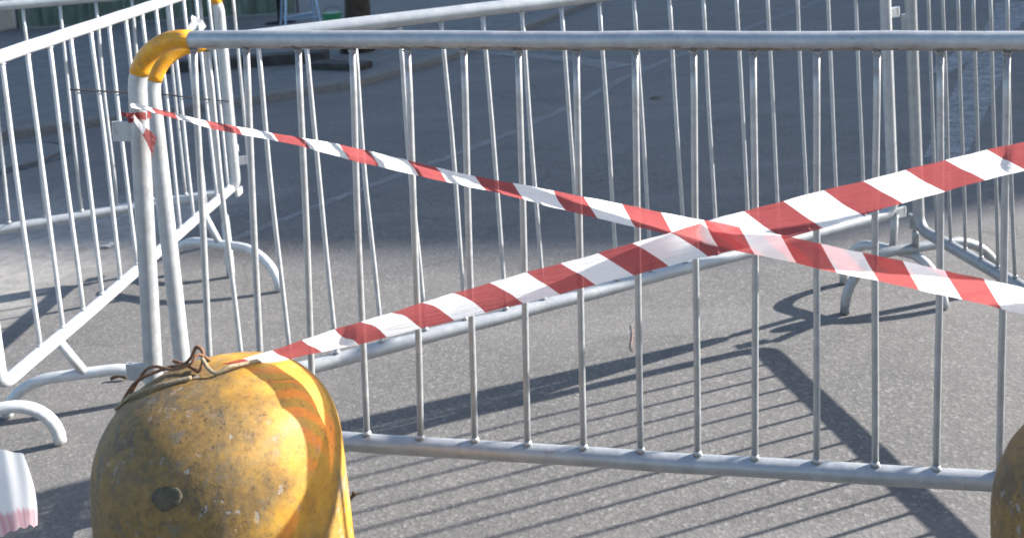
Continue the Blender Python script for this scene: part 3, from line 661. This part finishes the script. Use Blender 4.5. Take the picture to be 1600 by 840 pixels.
cp = Vector(E_C[0]) + Vector(E_C[1]) * 1.19 + Vector(E_C[2]) * 0.955
bm = bmesh.new(); uvl = bm.loops.layers.uv.new('UVMap')
mini_ribbon(bm, uvl, [cp + Vector(v) for v in ((-0.03, 0.02, 0.0), (-0.005, -0.02, 0.03), (0.02, -0.03, 0.0), (0.035, -0.02, -0.05), (0.05, -0.01, -0.09))], [(0.02, 0.01, -0.035), (0.03, 0, -0.02), (0.045, 0.01, -0.01), (0.05, 0, 0.0), (0.03, 0, 0.03)], 1.2, 1.85)
mini_ribbon(bm, uvl, [cp + Vector(v) for v in ((0.0, 0.0, 0.02), (-0.03, -0.01, -0.03), (-0.06, 0.0, -0.085))], [(0.03, 0, -0.02), (0.05, 0.01, -0.01), (0.06, 0, 0.01)], 1.2, 1.8)
o = link('tape_knot', mesh_of(bm), None, M_TAPE); o.data.transform(Matrix.Translation(cp) @ Matrix.Scale(0.55, 4) @ Matrix.Translation(-cp)); tag(o, 'small crumpled white tape end tied high on the sunlit left barrier', 'tape end', 'red and white barrier tapes')

# torn tape bundle hanging at the left edge
bm = bmesh.new(); uvl = bm.loops.layers.uv.new('UVMap'); rnd = random.Random(8); grid = []
nU, nV = 26, 14
for i in range(nU + 1):
    u = i / nU; row = []
    for j in range(nV + 1):
        v = j / nV
        wdt = 0.155 + 0.022 * math.sin(v * 2.6)
        x = -1.405 + wdt * (u - 0.5) * 1.0 + 0.012 * v; z = 0.325 - 0.245 * v - 0.004 * math.sin(i * 1.9) * (v > 0.97) - 0.055 * u * (1 - v) * 0.9 + 0.03 * u * v
        y = 2.12 + 0.007 * math.sin(u * 8 + 1.5 * v) * (0.3 + v) + 0.0015 * math.sin(u * 27 + v * 3)
        row.append((bm.verts.new((x, y, z)), (u, v)))
    grid.append(row)
for a, b_ in zip(grid, grid[1:]):
    for j in range(nV):
        q = (a[j], a[j + 1], b_[j + 1], b_[j]); f = bm.faces.new([x[0] for x in q]); f.smooth = True
        for lp, x in zip(f.loops, q): lp[uvl].uv = x[1]
o = link('tape_bundle', mesh_of(bm), None, M_RAG); tag(o, 'crumpled white plastic bundle with a red hem at the lower left edge', 'plastic bundle')

# ------------------------------------------------------------------ wires on the bollard, cable, litter
bx, by = -0.632, 1.50
def on(x, y, dz=0.004):
    x *= 0.888; y *= 0.888
    return (bx + x, by + y, topz(x, y) + dz)
wire('rusty_wire', [on(-0.195, 0.02, 0.012), on(-0.15, 0.02, 0.014), on(-0.10, 0.03, 0.010), on(-0.06, 0.02, 0.012), on(-0.040, 0.01, 0.026), on(-0.030, 0.012, 0.040), on(-0.018, 0.008, 0.030), on(-0.024, 0.0, 0.006), on(-0.05, 0.02, 0.008), on(-0.09, 0.05, 0.014)],
     0.0028, M_RUST, 'rusty twisted wire looped on top of the yellow bollard', 'wire')
wire('rusty_wire', [on(-0.19, 0.05, 0.02), on(-0.13, 0.03, 0.022), on(-0.07, 0.0, 0.014), on(-0.035, -0.01, 0.022), on(-0.024, 0.0, 0.032), on(-0.01, 0.012, 0.018), on(-0.03, 0.03, 0.01)],
     0.0024, M_RUST, 'thin bent rusty wire end sticking out left over the yellow bollard', 'wire')
wire('frayed_cord', [on(-0.016, -0.004, 0.028), on(-0.006, -0.006, 0.012), on(0.01, -0.012, 0.006), on(0.028, 0.0, 0.010), on(0.045, 0.02, 0.006), on(0.075, 0.05, 0.006)],
     0.0030, M_ROPE, 'short pale frayed cord beside the wire loop on the yellow bollard', 'cord')
wire('frayed_cord', [on(-0.03, -0.02, 0.005), on(-0.08, -0.03, 0.005), on(-0.13, -0.025, 0.005), on(-0.17, -0.01, 0.006)],
     0.0032, M_ROPE, 'longer pale cord running left down the dome of the yellow bollard', 'cord')
def cpt(u, v, dy=0.02):
    o, ex, ez = (Vector(x) for x in E_C); return o + ex * u + ez * v + Vector((dy, 0, 0))
wire('black_cable', [cpt(0.266, 0.90), cpt(0.50, 0.835), cpt(0.76, 0.765), cpt(1.1, 0.66), cpt(1.50, 0.54)], 0.0030, M_BLACK, 'thin black cable strung across the bars of the left barrier', 'cable')
wire('twig', [(-1.61, 3.055, 0.008), (-1.585, 3.06, 0.014), (-1.56, 3.055, 0.008)], 0.006, M_LEAF, 'short dark twig lying on the asphalt behind the yellow bollard', 'twig')
wire('orange_thread', [(0.034, 3.04, 0.003), (0.028, 3.08, 0.003), (0.036, 3.16, 0.003), (0.034, 3.24, 0.003)], 0.0010, M_ORANGE, 'faint reddish thread lying on the sunlit asphalt behind the nearest barrier', 'thread')
def leaf(name, x, y, s, mat, label, cat, seed=0):
    rnd = random.Random(seed); bm = bmesh.new(); c = bm.verts.new((x, y, 0.012)); ring = []
    for k in range(9):
        a = k / 9 * 2 * math.pi; r = s * rnd.uniform(0.6, 1.1) * (1.0 if k % 2 else 0.75); ring.append(bm.verts.new((x + r * math.cos(a) * 1.5, y + r * math.sin(a), 0.006 + rnd.uniform(0, .012))))
    for k in range(9): bm.faces.new((c, ring[k], ring[(k + 1) % 9]))
    r = bmesh.ops.solidify(bm, geom=bm.faces[:], thickness=0.002)
    o = link(name, mesh_of(bm), None, mat); tag(o, label, cat)
leaf('dry_leaf', -0.668, 2.33, 0.014, M_LEAF, 'dark curled leaf on the striped ground right of the yellow bollard', 'leaf', 1)
leaf('dry_leaf', 0.339, 7.006, 0.035, M_LEAF, 'small dark leaf far out on the shaded road', 'leaf', 2)
leaf('paper_scrap', -2.26, 4.413, 0.035, M_SCRAP, 'small white paper scrap on the pale ground at the left', 'litter', 3)

# manhole cover on the shaded ground at the left
mh = empty('manhole_cover', (-3.954, 6.326, 0)); tag(mh, 'round iron manhole cover on the shaded ground at far left', 'manhole cover')
bm = bmesh.new(); bmesh.ops.create_cone(bm, cap_ends=True, segments=48, radius1=0.40, radius2=0.40, depth=0.012); bmesh.ops.translate(bm, verts=bm.verts, vec=(0, 0, 0.010)); link('cover_plate', mesh_of(bm), mh, M_KERB)
bm = bmesh.new(); pts = [(0.46 * math.cos(2 * math.pi * k / 48), 0, 0.46 * math.sin(2 * math.pi * k / 48)) for k in range(48)]; loop_tube(bm, pts, 0.035, 8)
bmesh.ops.transform(bm, matrix=Matrix.Rotation(R(90), 4, 'X') , verts=bm.verts); bmesh.ops.scale(bm, verts=bm.verts, vec=(1, 1, 0.35)); link('cover_rim', mesh_of(bm), mh, M_IRON)

# ------------------------------------------------------------------ things on the far pavement
# tree trunk with a low dark stone edging
tr = empty('tree_trunk', (-2.488, 10.069, 0.05)); tag(tr, 'dark tree trunk standing at the kerb, cut off by the top edge', 'tree')
bm = bmesh.new(); pts = []; rad = []
rnd = random.Random(5)
for i in range(15):
    z = i * 0.25; pts.append((0.03 * math.sin(i * .6), 0.02 * math.cos(i * .5), z)); rad.append(0.125 + 0.05 * math.exp(-z * 5) - 0.004 * i)
tube(bm, pts, rad, 20)
for v in bm.verts:
    d = Vector((v.co.x, v.co.y, 0)); 
    if d.length > 0.01: v.co += d.normalized() * rnd.uniform(-.006, .006)
link('trunk', mesh_of(bm), tr, M_BARK, True)
for a, ln in ((20, 1.6), (140, 1.8), (260, 1.5), (80, 1.7)):
    bm = bmesh.new(); d = Vector((math.cos(R(a)), math.sin(R(a)), 0)); p = [Vector((0, 0, 3.2)) + d * (ln * k / 6) + Vector((0, 0, 1.6 * (k / 6) ** 0.8)) for k in range(7)]
    tube(bm, p, [0.055 - 0.007 * k for k in range(7)], 8); link('limb', mesh_of(bm), tr, M_BARK, True)
bm = bmesh.new(); rnd = random.Random(12)
cl = [(Vector((rnd.gauss(0, 1.0), rnd.gauss(0, 1.0), 4.9 + rnd.gauss(0, 0.6))), rnd.uniform(0.35, 0.75)) for _ in range(26)]
for _ in range(5200):
    c, r_ = rnd.choice(cl); d = Vector((rnd.gauss(0, 1), rnd.gauss(0, 1), rnd.gauss(0, 1))).normalized() * r_ * rnd.uniform(0.3, 1) ** 0.5
    p = c + d; a = Vector((rnd.uniform(-1, 1), rnd.uniform(-1, 1), rnd.uniform(-1, 1))).normalized(); b_ = a.orthogonal().normalized(); s = rnd.uniform(0.04, 0.075)
    bm.faces.new([bm.verts.new(p + a * s), bm.verts.new(p + b_ * s * .6), bm.verts.new(p - a * s), bm.verts.new(p - b_ * s * .6)])
link('crown', mesh_of(bm), tr, mat_plain('tree_leaves', (0.03, 0.07, 0.02), (0.07, 0.13, 0.04), 3, 0.6))
bm = bmesh.new()
box(bm, (-3.532, 9.51, 0.10), (1.75, 0.24, 0.11), Matrix.Rotation(R(4), 3, 'Z'), 0.015); o = link('stone_edging', mesh_of(bm), None, M_DARKST); tag(o, 'low dark stone edging along the pavement left of the tree trunk', 'stone edging')
bm = bmesh.new()
box(bm, (-2.404, 9.014, 0.085), (0.62, 0.20, 0.06), Matrix.Rotation(R(-28), 3, 'Z'), 0.012); o = link('stone_block', mesh_of(bm), None, M_DARKST); tag(o, 'flat dark stone block lying in front of the tree trunk', 'stone block')

# green bucket
bk = empty('bucket', (-3.184, 11.808, 0.055)); tag(bk, 'small green plastic bucket left of the tree trunk', 'bucket')
bm = bmesh.new(); tube(bm, [(0, 0, 0.0), (0, 0, 0.12), (0, 0, 0.235), (0, 0, 0.238), (0, 0, 0.25)], [0.085, 0.098, 0.112, 0.122, 0.122], 24); link('pail', mesh_of(bm), bk, M_GREENP, False)
bm = bmesh.new(); tube(bm, [(0.118 * math.cos(R(a)), 0.03, 0.22 + 0.10 * math.sin(R(a))) for a in range(0, 181, 15)], 0.004, 8); link('handle', mesh_of(bm), bk, M_IRON)

# bistro chair, only its legs in the frame
ch = empty('cafe_chair', (-3.817, 12.652, 0.055), R(25)); tag(ch, 'pale blue metal cafe chair on the shaded pavement, only its legs showing', 'chair')
for sx in (-1, 1):
    for sy in (-1, 1):
        bm = bmesh.new(); tube(bm, [(sx * 0.22, sy * 0.22, 0), (sx * 0.17, sy * 0.17, 0.45)], 0.013, 10); link('leg', mesh_of(bm), ch, M_BLUEMET)
bm = bmesh.new(); box(bm, (0, 0, 0.46), (0.40, 0.40, 0.025), None, 0.01); link('seat', mesh_of(bm), ch, M_BLUEMET)
bm = bmesh.new(); tube(bm, [(-0.17, 0.19, 0.45), (-0.17, 0.25, 0.85), (-0.10, 0.26, 0.90), (0.10, 0.26, 0.90), (0.17, 0.25, 0.85), (0.17, 0.19, 0.45)], 0.013, 10)
box(bm, (0, 0.25, 0.72), (0.32, 0.012, 0.10), None, 0.003); link('backrest', mesh_of(bm), ch, M_BLUEMET)
bm = bmesh.new(); tube(bm, [(-0.20, -0.20, 0.14), (0.20, -0.20, 0.14)], 0.009, 8); tube(bm, [(-0.20, 0.20, 0.14), (0.20, 0.20, 0.14)], 0.009, 8); tube(bm, [(-0.21, -0.20, 0.17), (0.205, 0.20, 0.17)], 0.009, 8); link('stretcher', mesh_of(bm), ch, M_BLUEMET)
# table with a black pole
tb = empty('cafe_table', (-4.323, 13.442, 0.055)); tag(tb, 'dark cafe table on one black pole left of the blue chair', 'table')
bm = bmesh.new(); tube(bm, [(0, 0, 0), (0, 0, 0.71)], 0.032, 14); link('pole', mesh_of(bm), tb, M_BLACK)
bm = bmesh.new(); tube(bm, [(0, 0, 0.0), (0, 0, 0.012), (0, 0, 0.02)], [0.20, 0.19, 0.05], 28); link('base', mesh_of(bm), tb, M_BLACK)
bm = bmesh.new(); tube(bm, [(0, 0, 0.71), (0, 0, 0.735)], [0.34, 0.34], 36); link('tabletop', mesh_of(bm), tb, M_BLACK)

# pleated green screen and the pale block beside it
sc = empty('pleated_screen', (-7.96, 14.866, 0.055), R(-3)); tag(sc, 'dark green pleated canvas screen at the top left', 'screen')
bm = bmesh.new(); nP = 170; ft = []; rnd = random.Random(2)
ph = 0
for i in range(nP + 1):
    x = -0.75 + 4.2 * i / nP; ph += rnd.uniform(0.6, 1.1); y = 0.045 * math.sin(ph) + 0.012 * math.sin(ph * 2.3); ft.append((bm.verts.new((x, y, 0.02)), bm.verts.new((x, y * 0.8, 1.15))))
for a, b_ in zip(ft, ft[1:]): f = bm.faces.new((a[0], b_[0], b_[1], a[1])); f.smooth = True
bmesh.ops.solidify(bm, geom=bm.faces[:], thickness=0.006)
link('canvas', mesh_of(bm), sc, M_GREEN)
for x in (-0.78, 1.35, 3.48):
    bm = bmesh.new(); tube(bm, [(x, 0.08, 0), (x, 0.08, 1.22)], 0.02, 10); link('post', mesh_of(bm), sc, M_IRON)
bm = bmesh.new(); box(bm, (-9.436, 14.76, 0.33), (1.15, 0.8, 0.58), Matrix.Rotation(R(-6), 3, 'Z'), 0.05)
o = link('plaster_block', mesh_of(bm), None, M_PALEBOX); tag(o, 'pale plastered block left of the green pleated screen', 'block')
# dark low hedge behind
